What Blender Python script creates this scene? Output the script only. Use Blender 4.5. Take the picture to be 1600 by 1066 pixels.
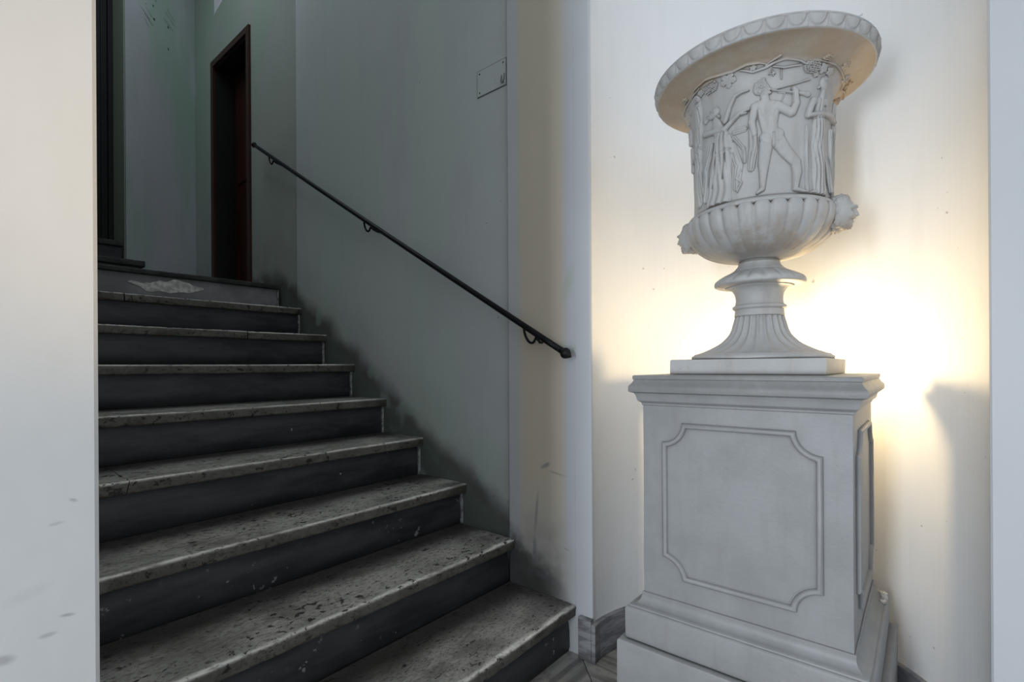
import bpy, bmesh, math, random
import numpy as np
from mathutils import Vector, Matrix, noise
random.seed(7)
for o in list(bpy.data.objects): bpy.data.objects.remove(o)
SC = bpy.context.scene
COL = SC.collection
R = math.radians
PI = math.pi
EYE = 1.09                       # camera height; the lobby floor is z = 0

# ------------------------------------------------------------------ camera
cd = bpy.data.cameras.new('camera'); cam = bpy.data.objects.new('camera', cd); COL.objects.link(cam)
cd.sensor_width = 36; cd.lens = 776.1 / 1600 * 36; cd.shift_y = 39.6 / 1600; cd.clip_start = .02
YAW = R(39.70)
cam.matrix_world = Matrix.Translation((0, 0, EYE)) @ Matrix.Rotation(YAW - PI / 2, 4, 'Z') @ Matrix.Rotation(PI / 2, 4, 'X') @ Matrix.Rotation(R(-.344), 4, 'Z')
SC.camera = cam

# ------------------------------------------------------------------ world, lights, exposure
w = bpy.data.worlds.new('world'); SC.world = w; w.use_nodes = True
bg = w.node_tree.nodes['Background']; bg.inputs[0].default_value = (.86, .93, 1, 1); bg.inputs[1].default_value = .86
def area(name, loc, target, size, sizey, power, color):
    l = bpy.data.lights.new(name, 'AREA'); l.shape = 'RECTANGLE'; l.size = size; l.size_y = sizey; l.energy = power; l.color = color
    o = bpy.data.objects.new(name, l); COL.objects.link(o); o.location = loc
    o.rotation_euler = (Vector(target) - Vector(loc)).to_track_quat('-Z', 'Y').to_euler(); return o
area('entrance_daylight', (-2.3, .42, 1.12), (1.7, .3, 1.25), .40, 1.5, 74, (.88, .94, 1))
area('upstairs_window', (.75, 3.5, 4.7), (1.2, 4.3, 1.6), .9, .7, 9, (.84, .93, 1))
sp = bpy.data.lights.new('pier_warm_spot', 'SPOT'); sp.energy = 85; sp.color = (1, .70, .36); sp.spot_size = R(17); sp.spot_blend = 1; sp.shadow_soft_size = .08  # unseen warm spot, added to bring a glow onto the pier
so = bpy.data.objects.new('pier_warm_spot', sp); COL.objects.link(so); so.location = (.75, -1.5, 1.4)
so.rotation_euler = (Vector((.17, .8, 1.36)) - so.location).to_track_quat('-Z', 'Y').to_euler()
LAMP_POWER = 340.
SC.view_settings.view_transform = 'Standard'; SC.view_settings.look = 'None'
SC.view_settings.gamma = 1; SC.view_settings.use_curve_mapping = False
SC.view_settings.exposure = 0.0

# ------------------------------------------------------------------ helpers
def link(o, parent=None):
    COL.objects.link(o)
    if parent is not None: o.parent = parent
    return o
def mesh(name, verts, faces, m, parent=None, smooth=False, loc=(0, 0, 0)):
    me = bpy.data.meshes.new(name); me.from_pydata([tuple(v) for v in verts], [], [tuple(f) for f in faces]); me.update()
    if smooth: me.shade_smooth()
    if m: me.materials.append(m)
    o = bpy.data.objects.new(name, me); o.location = loc
    return link(o, parent)
def bmo(name, bm, m, parent=None, smooth=False, loc=(0, 0, 0), bevel=0, seg=2):
    bmesh.ops.recalc_face_normals(bm, faces=bm.faces)
    if bevel:
        es = [e for e in bm.edges if len(e.link_faces) == 2 and e.calc_face_angle() > .5]
        bmesh.ops.bevel(bm, geom=es, offset=bevel, segments=seg, affect='EDGES', profile=.6)
    me = bpy.data.meshes.new(name); bm.to_mesh(me); bm.free()
    if smooth: me.shade_smooth()
    if m: me.materials.append(m)
    o = bpy.data.objects.new(name, me); o.location = loc
    return link(o, parent)
def prism_bm(poly, z0, z1, bm=None):
    bm = bm or bmesh.new()
    a = [bm.verts.new((x, y, z0)) for x, y in poly]; b = [bm.verts.new((x, y, z1)) for x, y in poly]
    n = len(poly)
    for i in range(n): bm.faces.new((a[i], a[(i + 1) % n], b[(i + 1) % n], b[i]))
    bm.faces.new(a[::-1]); bm.faces.new(b)
    return bm
def box_bm(x0, x1, y0, y1, z0, z1, bm=None):
    return prism_bm([(x0, y0), (x1, y0), (x1, y1), (x0, y1)], z0, z1, bm)
def empty(name, loc=(0, 0, 0)):
    o = bpy.data.objects.new(name, None); o.empty_display_size = .1; o.location = loc; return link(o)
def tag(o, label=None, cat=None, group=None, kind=None):
    for k, v in (('label', label), ('category', cat), ('group', group), ('kind', kind)):
        if v: o[k] = v
    return o
def struct(o): o['kind'] = 'structure'; return o
def lathe(name, prof, m, parent=None, n=96, mod=None, smooth=True, loc=(0, 0, 0), close=False):
    vs, fs = [], []
    for k, (r, z) in enumerate(prof):
        for i in range(n):
            a = 2 * PI * i / n
            rr, zz = (r, z) if mod is None else mod(r, z, a, k)
            vs.append((rr * math.cos(a), rr * math.sin(a), zz))
    for k in range(len(prof) - 1):
        for i in range(n):
            j = (i + 1) % n; fs.append((k * n + i, k * n + j, (k + 1) * n + j, (k + 1) * n + i))
    fs.append(tuple(range(n))[::-1]); fs.append(tuple((len(prof) - 1) * n + i for i in range(n)))
    return mesh(name, vs, fs, m, parent, smooth, loc)
def tube(name, pts, r, m, parent=None, n=12, loc=(0, 0, 0)):
    P = [Vector(p) for p in pts]; vs, fs = [], []
    rs = r if isinstance(r, (list, tuple)) else [r] * len(P)
    up = None
    for i, p in enumerate(P):
        t = (P[min(i + 1, len(P) - 1)] - P[max(i - 1, 0)]).normalized()
        if up is None: up = t.orthogonal().normalized()
        up = (up - t * up.dot(t)).normalized(); s = t.cross(up)
        for k in range(n):
            a = 2 * PI * k / n; vs.append(p + (up * math.cos(a) + s * math.sin(a)) * rs[i])
    for i in range(len(P) - 1):
        for k in range(n):
            j = (k + 1) % n; fs.append((i * n + k, i * n + j, (i + 1) * n + j, (i + 1) * n + k))
    fs.append(tuple(range(n))[::-1]); fs.append(tuple((len(P) - 1) * n + k for k in range(n)))
    return mesh(name, vs, fs, m, parent, True, loc)

# ------------------------------------------------------------------ materials
class NT:
    def __init__(s, name, rough=.7):
        s.m = bpy.data.materials.new(name); s.m.use_nodes = True; s.t = s.m.node_tree; s.N = s.t.nodes
        s.b = s.N['Principled BSDF']; s.b.inputs['Roughness'].default_value = rough; s.b.inputs['Specular IOR Level'].default_value = .3
        s.geo = s.N.new('ShaderNodeNewGeometry'); s.P = s.geo.outputs['Position']
    def L(s, a, b): s.t.links.new(a, b)
    def objco(s): n = s.N.new('ShaderNodeTexCoord'); return n.outputs['Object']
    def _in(s, sock, v):
        if v is None: return
        if hasattr(v, 'is_output') or isinstance(v, bpy.types.NodeSocket): s.L(v, sock)
        else: sock.default_value = v
    def math(s, op, a, b=None, c=None, clamp=False):
        n = s.N.new('ShaderNodeMath'); n.operation = op; n.use_clamp = clamp
        for i, v in enumerate((a, b, c)): s._in(n.inputs[i], v)
        return n.outputs[0]
    def sep(s, v): n = s.N.new('ShaderNodeSeparateXYZ'); s.L(v, n.inputs[0]); return n.outputs
    def scale(s, v, sc, rot=(0, 0, 0), loc=(0, 0, 0)):
        n = s.N.new('ShaderNodeMapping'); s.L(v, n.inputs[0]); n.inputs['Scale'].default_value = sc; n.inputs['Rotation'].default_value = rot; n.inputs['Location'].default_value = loc; return n.outputs[0]
    def noise(s, v, sc, det=4, rough=.55, dist=0):
        n = s.N.new('ShaderNodeTexNoise'); s.L(v, n.inputs['Vector']); n.inputs['Scale'].default_value = sc; n.inputs['Detail'].default_value = det
        n.inputs['Roughness'].default_value = rough; n.inputs['Distortion'].default_value = dist; return n.outputs['Fac']
    def vor(s, v, sc): n = s.N.new('ShaderNodeTexVoronoi'); s.L(v, n.inputs['Vector']); n.inputs['Scale'].default_value = sc; return n.outputs['Distance']
    def ramp(s, f, lo, hi, a=0., b=1.):
        n = s.N.new('ShaderNodeMapRange'); n.interpolation_type = 'SMOOTHSTEP'; s._in(n.inputs[0], f)
        for i, v in enumerate((lo, hi, a, b)): s._in(n.inputs[i + 1], v)
        return n.outputs[0]
    def mix(s, f, a, b):
        n = s.N.new('ShaderNodeMix'); n.data_type = 'RGBA'; s._in(n.inputs[0], f)
        for sock, v in ((n.inputs[6], a), (n.inputs[7], b)):
            s._in(sock, (*v, 1) if isinstance(v, tuple) and len(v) == 3 else v)
        return n.outputs[2]
    def bump(s, h, strength=.3, dist=.01):
        n = s.N.new('ShaderNodeBump'); n.inputs['Strength'].default_value = strength; n.inputs['Distance'].default_value = dist
        s.L(h, n.inputs['Height'])
        if s.b.inputs['Normal'].is_linked: s.L(s.b.inputs['Normal'].links[0].from_socket, n.inputs['Normal'])
        s.L(n.outputs[0], s.b.inputs['Normal'])
    def color(s, c): s._in(s.b.inputs['Base Color'], (*c, 1) if isinstance(c, tuple) else c)
    def blob(s, u, v, cu, cv, ru, rv, ang=0, soft=.5):
        """soft elliptical smudge at (cu, cv) of the two coordinates"""
        a = s.math('SUBTRACT', u, cu); b = s.math('SUBTRACT', v, cv); ca, sa = math.cos(ang), math.sin(ang)
        p = s.math('DIVIDE', s.math('ADD', s.math('MULTIPLY', a, ca), s.math('MULTIPLY', b, sa)), ru)
        q = s.math('DIVIDE', s.math('SUBTRACT', s.math('MULTIPLY', b, ca), s.math('MULTIPLY', a, sa)), rv)
        d = s.math('SQRT', s.math('ADD', s.math('MULTIPLY', p, p), s.math('MULTIPLY', q, q)))
        return s.ramp(d, 1, soft * .5, 0, 1)

T0, TR, N0, RS = 1.017, .3005, EYE - .905, .1847     # first nosing Y, tread, first nosing z, riser
def plaster(name, base, tint=None, mottling=.08, kind=None):
    n = NT(name, .65); P = n.P; x, y, z = n.sep(P)
    big = n.noise(P, 1.3, 3); fine = n.noise(P, 22, 5, .6); st = n.noise(n.scale(P, (6, 6, .7)), 2, 4)
    c = n.mix(n.ramp(big, .35, .68), base, tuple(v * (1 - mottling) for v in base))
    if tint: c = n.mix(n.ramp(n.noise(n.scale(P, (2, 2, .5), (0, 0, 0), (3, 1, 2)), 1.2, 3), .42, .62), c, tint)
    c = n.mix(n.ramp(st, .5, .8, 0, .22), c, tuple(v * .8 for v in base))
    spots = n.ramp(n.noise(P, 34, 2), .745, .775)
    c = n.mix(n.math('MULTIPLY', spots, .55), c, tuple(v * .35 for v in base))
    if kind == 'stair' or kind == 'pilaster':
        # grime that creeps up from the steps
        line = n.math('ADD', n.math('MULTIPLY', n.math('SUBTRACT', y, T0), RS / TR), N0)
        line = n.math('MINIMUM', line, N0 + 8.1 * RS)
        h = n.math('SUBTRACT', z, line)
        wob = n.noise(n.scale(P, (1, 1, 1), (0, 0, 0), (0, .3, .1)), 5, 3, .45)
        hh = n.math('ADD', h, n.math('MULTIPLY', n.math('SUBTRACT', wob, .5), .2))
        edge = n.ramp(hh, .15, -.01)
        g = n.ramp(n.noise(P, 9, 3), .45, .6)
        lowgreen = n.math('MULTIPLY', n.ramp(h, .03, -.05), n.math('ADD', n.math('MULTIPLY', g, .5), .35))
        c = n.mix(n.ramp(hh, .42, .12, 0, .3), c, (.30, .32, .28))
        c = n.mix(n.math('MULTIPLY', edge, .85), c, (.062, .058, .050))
        c = n.mix(n.math('MULTIPLY', lowgreen, .42), c, (.13, .23, .19))
        c = n.mix(n.math('MULTIPLY', n.ramp(n.noise(P, 5, 2, .5), .55, .66), n.ramp(hh, .6, .2, 0, .35)), c, (.42, .56, .50))
    if kind == 'lobby':
        c = n.mix(n.ramp(x, 1.612, 1.604, 0, 1), c, n.mix(n.ramp(big, .35, .68), (.55, .57, .595), (.51, .53, .55)))   # greyer outside the niche: the difference in light is put into the colour
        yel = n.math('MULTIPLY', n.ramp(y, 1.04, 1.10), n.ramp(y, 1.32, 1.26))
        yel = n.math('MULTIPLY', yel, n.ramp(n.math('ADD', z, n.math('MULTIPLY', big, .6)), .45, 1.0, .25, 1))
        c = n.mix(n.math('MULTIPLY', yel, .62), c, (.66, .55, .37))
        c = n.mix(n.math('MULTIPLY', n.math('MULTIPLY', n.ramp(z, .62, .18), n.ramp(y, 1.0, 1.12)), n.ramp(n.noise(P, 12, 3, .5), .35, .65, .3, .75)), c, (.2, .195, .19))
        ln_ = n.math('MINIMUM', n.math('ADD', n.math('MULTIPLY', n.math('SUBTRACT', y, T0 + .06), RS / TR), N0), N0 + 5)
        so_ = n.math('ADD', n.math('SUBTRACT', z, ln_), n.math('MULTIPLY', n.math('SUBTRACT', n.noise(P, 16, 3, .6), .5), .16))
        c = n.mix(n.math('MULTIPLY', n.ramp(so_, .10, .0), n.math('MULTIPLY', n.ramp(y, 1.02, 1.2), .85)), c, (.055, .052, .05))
        for (cu, cv, ru, rv, a, k) in ((1.16, .695, .035, .012, -.5, .7), (1.205, .50, .010, .12, .1, .45), (1.215, .34, .014, .08, 0, .75), (1.10, .67, .06, .006, .15, .45),
                                       (1.062, .385, .02, .005, .2, .8), (1.17, .255, .09, .022, .12, .6), (1.05, 1.40, .03, .10, .3, .35), (1.03, 1.155, .03, .03, 0, .3)):
            mk = n.math('MULTIPLY', n.blob(y, z, cu, cv, ru, rv, a), n.ramp(fine, .3, .55, .4, 1))
            col = (.16, .16, .19) if k > .4 else (.42, .50, .36)
            c = n.mix(n.math('MULTIPLY', mk, k), c, col)
    if kind == 'pier':
        for (cu, cv, ru, rv, a, k) in ((.062, .762, .016, .008, -.2, .5), (.10, .775, .012, .004, 0, .4), (.118, .792, .010, .003, -.2, .5), (.108, .905, .01, .003, .1, .3), (.124, .93, .006, .003, -.4, .45), (.085, .83, .03, .01, .3, .1)):
            c = n.mix(n.math('MULTIPLY', n.blob(x, z, cu, cv, ru, rv, a), k), c, (.25, .25, .27))
    n.color(c); n.bump(n.noise(P, 3.5, 3), .12, .03); n.bump(fine, .1, .004)
    return n.m

def marble_stone(name, base, dirt_and_shade, speck=.5, rough=.6, tan=False):
    n = NT(name, rough); P = n.P
    c = n.mix(n.ramp(n.noise(P, 7, 5, .6), .35, .7), base, tuple(v * .86 for v in base))
    c = n.mix(n.ramp(n.noise(n.scale(P, (9, 9, 1.5)), 4, 4), .5, .75, 0, .35), c, dirt_and_shade)
    ao = n.N.new('ShaderNodeAmbientOcclusion'); ao.inputs['Distance'].default_value = .02; ao.samples = 6  # occlusion mask: crease shade put into the colour together with dirt
    c = n.mix(n.math('MULTIPLY', n.ramp(ao.outputs['AO'], .9, .3), .7), c, tuple(v * .5 for v in dirt_and_shade))
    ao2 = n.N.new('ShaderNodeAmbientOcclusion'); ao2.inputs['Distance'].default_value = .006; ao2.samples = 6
    c = n.mix(n.math('MULTIPLY', n.ramp(ao2.outputs['AO'], .75, .3), .6), c, tuple(v * .3 for v in dirt_and_shade))
    c = n.mix(n.math('MULTIPLY', n.ramp(n.noise(P, 60, 3), .66, .72), speck), c, dirt_and_shade)
    if not tan:
        zz = n.sep(P)[2]; nz = n.noise(P, 11, 4, .65)
        lo = n.math('MULTIPLY', n.math('MULTIPLY', n.ramp(zz, EYE + .315, EYE + .335), n.ramp(zz, EYE + .425, EYE + .37)), n.ramp(nz, .42, .62))
        c = n.mix(n.math('MULTIPLY', lo, .55), c, (.27, .215, .16))
        co = n.math('MULTIPLY', n.math('MULTIPLY', n.ramp(zz, EYE - .085, EYE - .07), n.ramp(zz, EYE - .024, EYE - .034)), n.ramp(nz, .3, .6, .35, 1))
        c = n.mix(n.math('MULTIPLY', co, .55), c, (.17, .165, .16))
    if tan:      # tan dust staining plus warm light put into the colour under the flare
        zz = n.sep(P)[2]
        band = n.math('MULTIPLY', n.ramp(n.math('ADD', zz, n.math('MULTIPLY', n.noise(P, 20, 3), .012)), EYE + .805, EYE + .822), n.ramp(n.noise(n.scale(P, (1, 1, 1)), 9, 5, .7), .25, .6, .5, 1))
        c = n.mix(n.math('MULTIPLY', band, .85), c, (.36, .28, .195))
    n.color(c); n.bump(n.noise(P, 90, 4, .7), .25, .003); n.bump(n.noise(P, 14, 3), .15, .006)
    return n.m

M = {}
M['stair_wall'] = plaster('stairwell_plaster', (.56, .60, .60), (.51, .60, .56), .08, 'stair')
M['landing_wall'] = plaster('landing_plaster', (.40, .44, .40), (.34, .42, .36), .1, 'stair')
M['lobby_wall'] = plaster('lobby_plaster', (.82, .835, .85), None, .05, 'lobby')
M['pier_wall'] = plaster('pier_plaster', (.66, .66, .655), None, .03, 'pier')
M['back_wall'] = plaster('upper_plaster', (.56, .58, .62), (.42, .53, .47), .08)
M['side_wall'] = plaster('side_plaster', (.34, .40, .33), None, .1)
M['ceiling'] = plaster('ceiling_plaster', (.6, .6, .6))
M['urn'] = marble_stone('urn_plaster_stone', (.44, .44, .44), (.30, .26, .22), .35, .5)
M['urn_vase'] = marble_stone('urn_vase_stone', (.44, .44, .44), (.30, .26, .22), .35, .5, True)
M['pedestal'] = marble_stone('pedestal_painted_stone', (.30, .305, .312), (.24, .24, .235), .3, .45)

def travertine():
    n = NT('worn_travertine', .55); P = n.P; O = n.objco(); ox, oy, oz = n.sep(O)
    c = n.mix(n.ramp(n.noise(P, 6, 5, .65), .35, .65), (.52, .50, .455), (.34, .33, .30))
    c = n.mix(n.ramp(n.noise(n.scale(P, (1, 1.8, 1)), 55, 4, .7), .48, .66, 0, .6), c, (.085, .08, .07))
    big = n.noise(P, 3.5, 3)
    pit = n.noise(n.scale(P, (34, 44, 44)), 1.0, 5, .68, .3)
    thr = n.ramp(big, .35, .62, .645, .575)
    pm = n.ramp(n.math('SUBTRACT', pit, thr), 0, .025)
    pit2 = n.ramp(n.noise(n.scale(P, (110, 140, 120)), 1, 3, .6), .60, .65)
    pit3 = n.ramp(n.noise(n.scale(P, (13, 24, 20)), 1, 3, .55, .3), .70, .72)
    c = n.mix(n.ramp(n.noise(n.scale(P, (1.4, 3, 1)), 4, 4, .6), .48, .68, 0, .6), c, (.16, .15, .13))
    # worn pale nosing, grime at the back of the tread and by the wall
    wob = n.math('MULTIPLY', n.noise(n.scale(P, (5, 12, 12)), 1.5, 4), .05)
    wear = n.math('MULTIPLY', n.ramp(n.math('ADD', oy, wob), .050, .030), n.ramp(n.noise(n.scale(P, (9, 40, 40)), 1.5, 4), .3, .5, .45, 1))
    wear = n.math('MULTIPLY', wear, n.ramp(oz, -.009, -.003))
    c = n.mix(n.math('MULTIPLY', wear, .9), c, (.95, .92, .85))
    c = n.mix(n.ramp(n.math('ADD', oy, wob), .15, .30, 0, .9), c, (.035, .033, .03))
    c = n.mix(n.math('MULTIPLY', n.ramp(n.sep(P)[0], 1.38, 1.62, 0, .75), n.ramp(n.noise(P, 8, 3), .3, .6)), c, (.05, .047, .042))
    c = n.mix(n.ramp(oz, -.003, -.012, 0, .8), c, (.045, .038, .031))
    pits = n.math('MAXIMUM', n.math('MAXIMUM', pm, pit3), n.math('MULTIPLY', pit2, .4))
    c = n.mix(n.math('MULTIPLY', pits, .9), c, (.022, .02, .018))
    n.color(c); n.bump(n.math('SUBTRACT', 1, pits), .8, .004); n.bump(n.noise(P, 60, 4), .3, .003)
    return n.m
M['tread'] = travertine()
def slate():
    n = NT('dark_slate_riser', .42); P = n.P; O = n.objco(); oz = n.sep(O)[2]
    c = n.mix(n.ramp(n.noise(n.scale(P, (2, 8, 8)), 2, 5), .35, .7), (.048, .049, .053), (.020, .021, .023))
    c = n.mix(n.ramp(n.math('ADD', oz, n.math('MULTIPLY', n.noise(P, 12, 3), .03)), .075, .0, 0, .85), c, (.012, .011, .010))
    low = n.math('MULTIPLY', n.ramp(n.sep(P)[2], .62, .3), n.ramp(n.noise(P, 4, 2), .45, .6))
    sp = n.math('MAXIMUM', n.math('MULTIPLY', n.ramp(n.noise(P, 38, 3), .64, .68), low), n.ramp(n.noise(P, 30, 2), .77, .79))
    c = n.mix(n.math('MULTIPLY', sp, .7), c, (.42, .42, .41))
    n.color(c); n.bump(n.noise(P, 25, 4), .2, .004)
    return n.m
M['riser'] = slate()
def plain(name, c1, c2, sc=10, rough=.6, bump=.2, metal=0):
    n = NT(name, rough); n.color(n.mix(n.ramp(n.noise(n.P, sc, 4), .35, .65), c1, c2)); n.bump(n.noise(n.P, sc * 4, 3), bump, .003); n.b.inputs['Metallic'].default_value = metal
    return n.m
M['landing_riser'] = plain('grey_painted_riser', (.27, .27, .27), (.18, .18, .18), 6)
M['landing_edge'] = plain('dark_landing_stone', (.05, .048, .045), (.025, .024, .023), 12)
M['raw_plaster'] = plain('exposed_raw_plaster', (.75, .73, .70), (.45, .43, .40), 40, .9, .8)
M['mortar'] = plain('pale_mortar', (.30, .31, .30), (.12, .12, .11), 45, .9, .6)
M['green_plaster'] = plain('old_green_plaster', (.16, .26, .215), (.09, .13, .11), 14, .8, .5)
M['iron'] = plain('black_iron', (.006, .006, .007), (.012, .012, .013), 30, .42, .15, .3)
M['black'] = plain('black_painted_wood', (.002, .002, .002), (.004, .004, .004), 8, .6)
M['paper'] = plain('white_paper', (.75, .76, .82), (.68, .69, .75), 5)
M['fleck'] = plain('bare_dark_fleck', (.05, .05, .05), (.09, .09, .09), 30)
M['groove'] = plain('panel_dark_seam', (.16, .17, .18), (.11, .12, .12), 30)
def wood():
    n = NT('dark_red_brown_wood', .4); P = n.P
    g = n.noise(n.scale(P, (20, 20, 1.2)), 2, 5, .6, .8)
    n.color(n.mix(n.ramp(g, .3, .7), (.055, .014, .007), (.020, .006, .004))); n.bump(g, .1, .003); return n.m
M['wood'] = wood()
def floor_marble(name, ax):
    n = NT(name, .35); P = n.P
    v = n.noise(n.scale(P, (1.5, 26, 1) if ax == 0 else (26, 1.5, 1)), 1.0, 4, .6, .7)
    c = n.mix(n.ramp(v, .38, .62), (.17, .165, .155), (.36, .35, .33))
    c = n.mix(n.ramp(n.noise(P, 18, 4), .5, .7, 0, .5), c, (.10, .095, .09))
    n.color(c); n.bump(n.noise(P, 40, 3), .15, .003); return n.m
M['marble_a'] = floor_marble('veined_floor_marble_a', 0); M['marble_b'] = floor_marble('veined_floor_marble_b', 1)
M['grout'] = plain('dark_grout', (.04, .04, .038), (.06, .06, .055), 20)
def base_marble():
    n = NT('grey_skirting_marble', .4); P = n.P
    c = n.mix(n.ramp(n.noise(n.scale(P, (2, 2, 10)), 4, 5, .6, 1.), .4, .62), (.29, .29, .31), (.15, .15, .165))
    c = n.mix(n.ramp(n.math('ADD', n.sep(P)[2], n.math('MULTIPLY', n.noise(P, 14, 3), .05)), .07, .02, 0, .8), c, (.05, .048, .045))
    n.color(c); return n.m
M['skirting'] = base_marble()
n = NT('lamp_glow'); n.b.inputs['Emission Color'].default_value = (1, .73, .38, 1); n.b.inputs['Emission Strength'].default_value = LAMP_POWER; n.color((1, .9, .7)); M['bulb'] = n.m

# ================================================================== THE SETTING
NC, NR = (1.60, .416), .533            # niche centre and radius
XW, XL = 1.62, 1.634                   # stair wall, landing wall
TOP = 5.0
bm = box_bm(-3, 2.6, -3, 2.0, -.1, -.006); struct(bmo('floor', bm, M['grout']))
floor = bpy.data.objects['floor']
# diagonal marble tiles, veins turning from tile to tile
S = .46; c45 = math.sqrt(.5)
o0 = (1.545, .942)                      # a point on a joint
k = 0
for i in range(-6, 4):
    for j in range(-5, 5):
        # tile axes e1 = (1,1)/√2 along the joint, e2 = (1,-1)/√2
        u0, v0 = i * S + .12, j * S
        P = []
        for du, dv in ((0, 0), (1, 0), (1, 1), (0, 1)):
            u = u0 + du * S + (.0015 if du == 0 else -.0015); v = v0 + dv * S + (.0015 if dv == 0 else -.0015)
            P.append((o0[0] + (u + v) * c45, o0[1] + (u - v) * c45))
        cx = sum(p[0] for p in P) / 4; cy = sum(p[1] for p in P) / 4
        if not (-1.6 < cx < 2.3 and -1.9 < cy < 1.3): continue
        bt = prism_bm(P, -.02, random.uniform(-.0006, 0))
        bmo('marble_tile', bt, M['marble_a'] if (j % 2) else M['marble_b'], floor, bevel=.001, seg=1)

def arc(r, a0, a1, n): return [(NC[0] + r * math.cos(R(a0 + (a1 - a0) * i / n)), NC[1] + r * math.sin(R(a0 + (a1 - a0) * i / n))) for i in range(n + 1)]
y0, y1 = NC[1] - NR, NC[1] + NR
# niche edge on the left is slightly rounded, worn plaster
left_edge = [(1.606, y1 - .001), (1.602, y1 + .001), (1.600, y1 + .006)]
poly = [(NC[0], -3.0), (NC[0], y0 - .004), (NC[0] + .004, y0)] + arc(NR, -90, 90, 64)[1:-1] + left_edge + [
    (1.600, 1.018), (1.6025, 1.0195), (1.6025, 1.0215), (1.6, 1.023), (1.60, 1.345), (1.603, 1.35), (1.66, 1.35), (2.6, 1.35), (2.6, -3.0)]
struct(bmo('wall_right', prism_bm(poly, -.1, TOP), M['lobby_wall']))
struct(bmo('wall_stairs', prism_bm([(XW, 1.3501), (XW, 3.185), (XW + .012, 3.195), (XW + .1, 3.195), (2.0, 3.195), (2.0, 1.3501)], -.1, TOP), M['stair_wall']))
# landing wall with the doorway
DY0, DY1, DZ1 = 3.93, 4.62, EYE + 2.545
LZ = N0 + 8 * RS
bm = box_bm(XL, 2.0, 3.1951, DY0, LZ - .3, TOP); struct(bmo('wall_landing', bm, M['landing_wall']))
lw = bpy.data.objects['wall_landing']
for nm, b in (('wall_panel', (XL, 2.0, DY1, 5.3, LZ - .3, TOP)), ('lintel', (XL, 2.0, DY0, DY1, DZ1, TOP))):
    bmo(nm, box_bm(*b), M['landing_wall'], lw)
CX, CY = 1.0, 4.50                       # outer corner of the far wall
far = [(CX, CY), (XL + .02, 5.075), (XL + .02, 5.4), (CX, 5.4)]
struct(bmo('wall_back', prism_bm(far, LZ - .2, TOP), M['back_wall'], bevel=.004))
struct(bmo('wall_upper', box_bm(CX + .001, CX + .018, CY + .03, 5.4, LZ - .2, TOP), M['side_wall']))
bpy.data.objects['wall_upper'].location.x = -.004
struct(bmo('wall_left', prism_bm([(-2.2, .8), (.144, .8), (.149, .805), (.149, 4.2), (-2.2, 4.2)], -.1, TOP), M['pier_wall']))
struct(bmo('wall_far_left', box_bm(-.3, .149, 4.2, 5.6, LZ - .2, TOP), M['side_wall']))
struct(bmo('ceiling', box_bm(-2.4, 2.6, -1.2, 6, TOP, TOP + .1), M['ceiling']))
# black doorway at the head of the upper flight
d2 = struct(bmo('door_2', box_bm(.149, CX - .004, 4.87, 4.92, N0 + 10 * RS, TOP), M['black']))
bmo('door_frame', box_bm(CX - .035, CX - .006, 4.83, 4.87, N0 + 10 * RS, TOP), M['black'], d2)
bmo('door_bead', box_bm(CX - .075, CX - .065, 4.85, 4.869, N0 + 10 * RS, TOP), M['black'], d2)

# skirting of grey marble blocks
sk = struct(empty('baseboard_right', (1.6, .95, 0)))
def skirt(poly, z1=.14):
    o = bmo('marble_block', prism_bm([(x - 1.6, y - .95) for x, y in poly], 0, z1), M['skirting'], sk, bevel=.003)
skirt([(1.580, y1 - .004), (1.580, 1.0), (1.601, 1.0), (1.601, y1 - .004)], .155)
angs = [90, 71, 48, 20, -10, -40, -66, -89]
for a0, a1 in zip(angs, angs[1:]):
    a0 -= .15
    A = arc(NR + .002, a0, a1, 8); B = arc(NR - .018, a0, a1, 8)
    if a0 > 89: A[0] = (1.581, y1 - .0045); B[0] = (1.581, y1 - .022)
    skirt(A + B[::-1])
skirt([(1.582, y0 + .002), (1.582, -.9), (1.601, -.9), (1.601, y0 + .002)])
skirt([(1.582, -.903), (1.582, -1.9), (1.601, -1.9), (1.601, -.903)])

# access panel on the stair wall and the paper above the landing door
ap = empty('access_panel', (XW, 1.45, EYE + 1.26))
tag(ap, 'small painted rectangular cover plate high on the stair wall beside the pilaster', 'cover plate')
pw, ph = .083, .056
bmo('plate', box_bm(-.004, .001, -pw, pw, -ph, ph), M['stair_wall'], ap)
for nm, b in (('seam', (-.0015, .001, -pw - .004, pw + .004, -ph - .004, -ph)), ('seam', (-.0015, .001, -pw - .004, pw + .004, ph, ph + .004)), ('seam', (-.0015, .001, -pw - .004, -pw, -ph, ph)), ('seam', (-.0015, .001, pw, pw + .004, -ph, ph))):
    bmo(nm, box_bm(*b), M['groove'], ap)
for sy, sz in ((1, 1), (1, -1), (-1, 1), (-1, -1)):
    lathe('screw', [(.004, 0), (.004, .0012), (.002, .002)], M['groove'], ap, 10).matrix_local = Matrix.Translation((-.004, sy * (pw - .014), sz * (ph - .014))) @ Matrix.Rotation(-PI / 2, 4, 'Y')
tube('hook', [(-.004, -pw + .022, -ph + .045), (-.010, -pw + .022, -ph + .015), (-.014, -pw + .012, -ph + .004), (-.016, -pw, -ph + .016), (-.016, -pw - .003, -ph + .04)], .0022, M['groove'], ap, 8)
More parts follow.
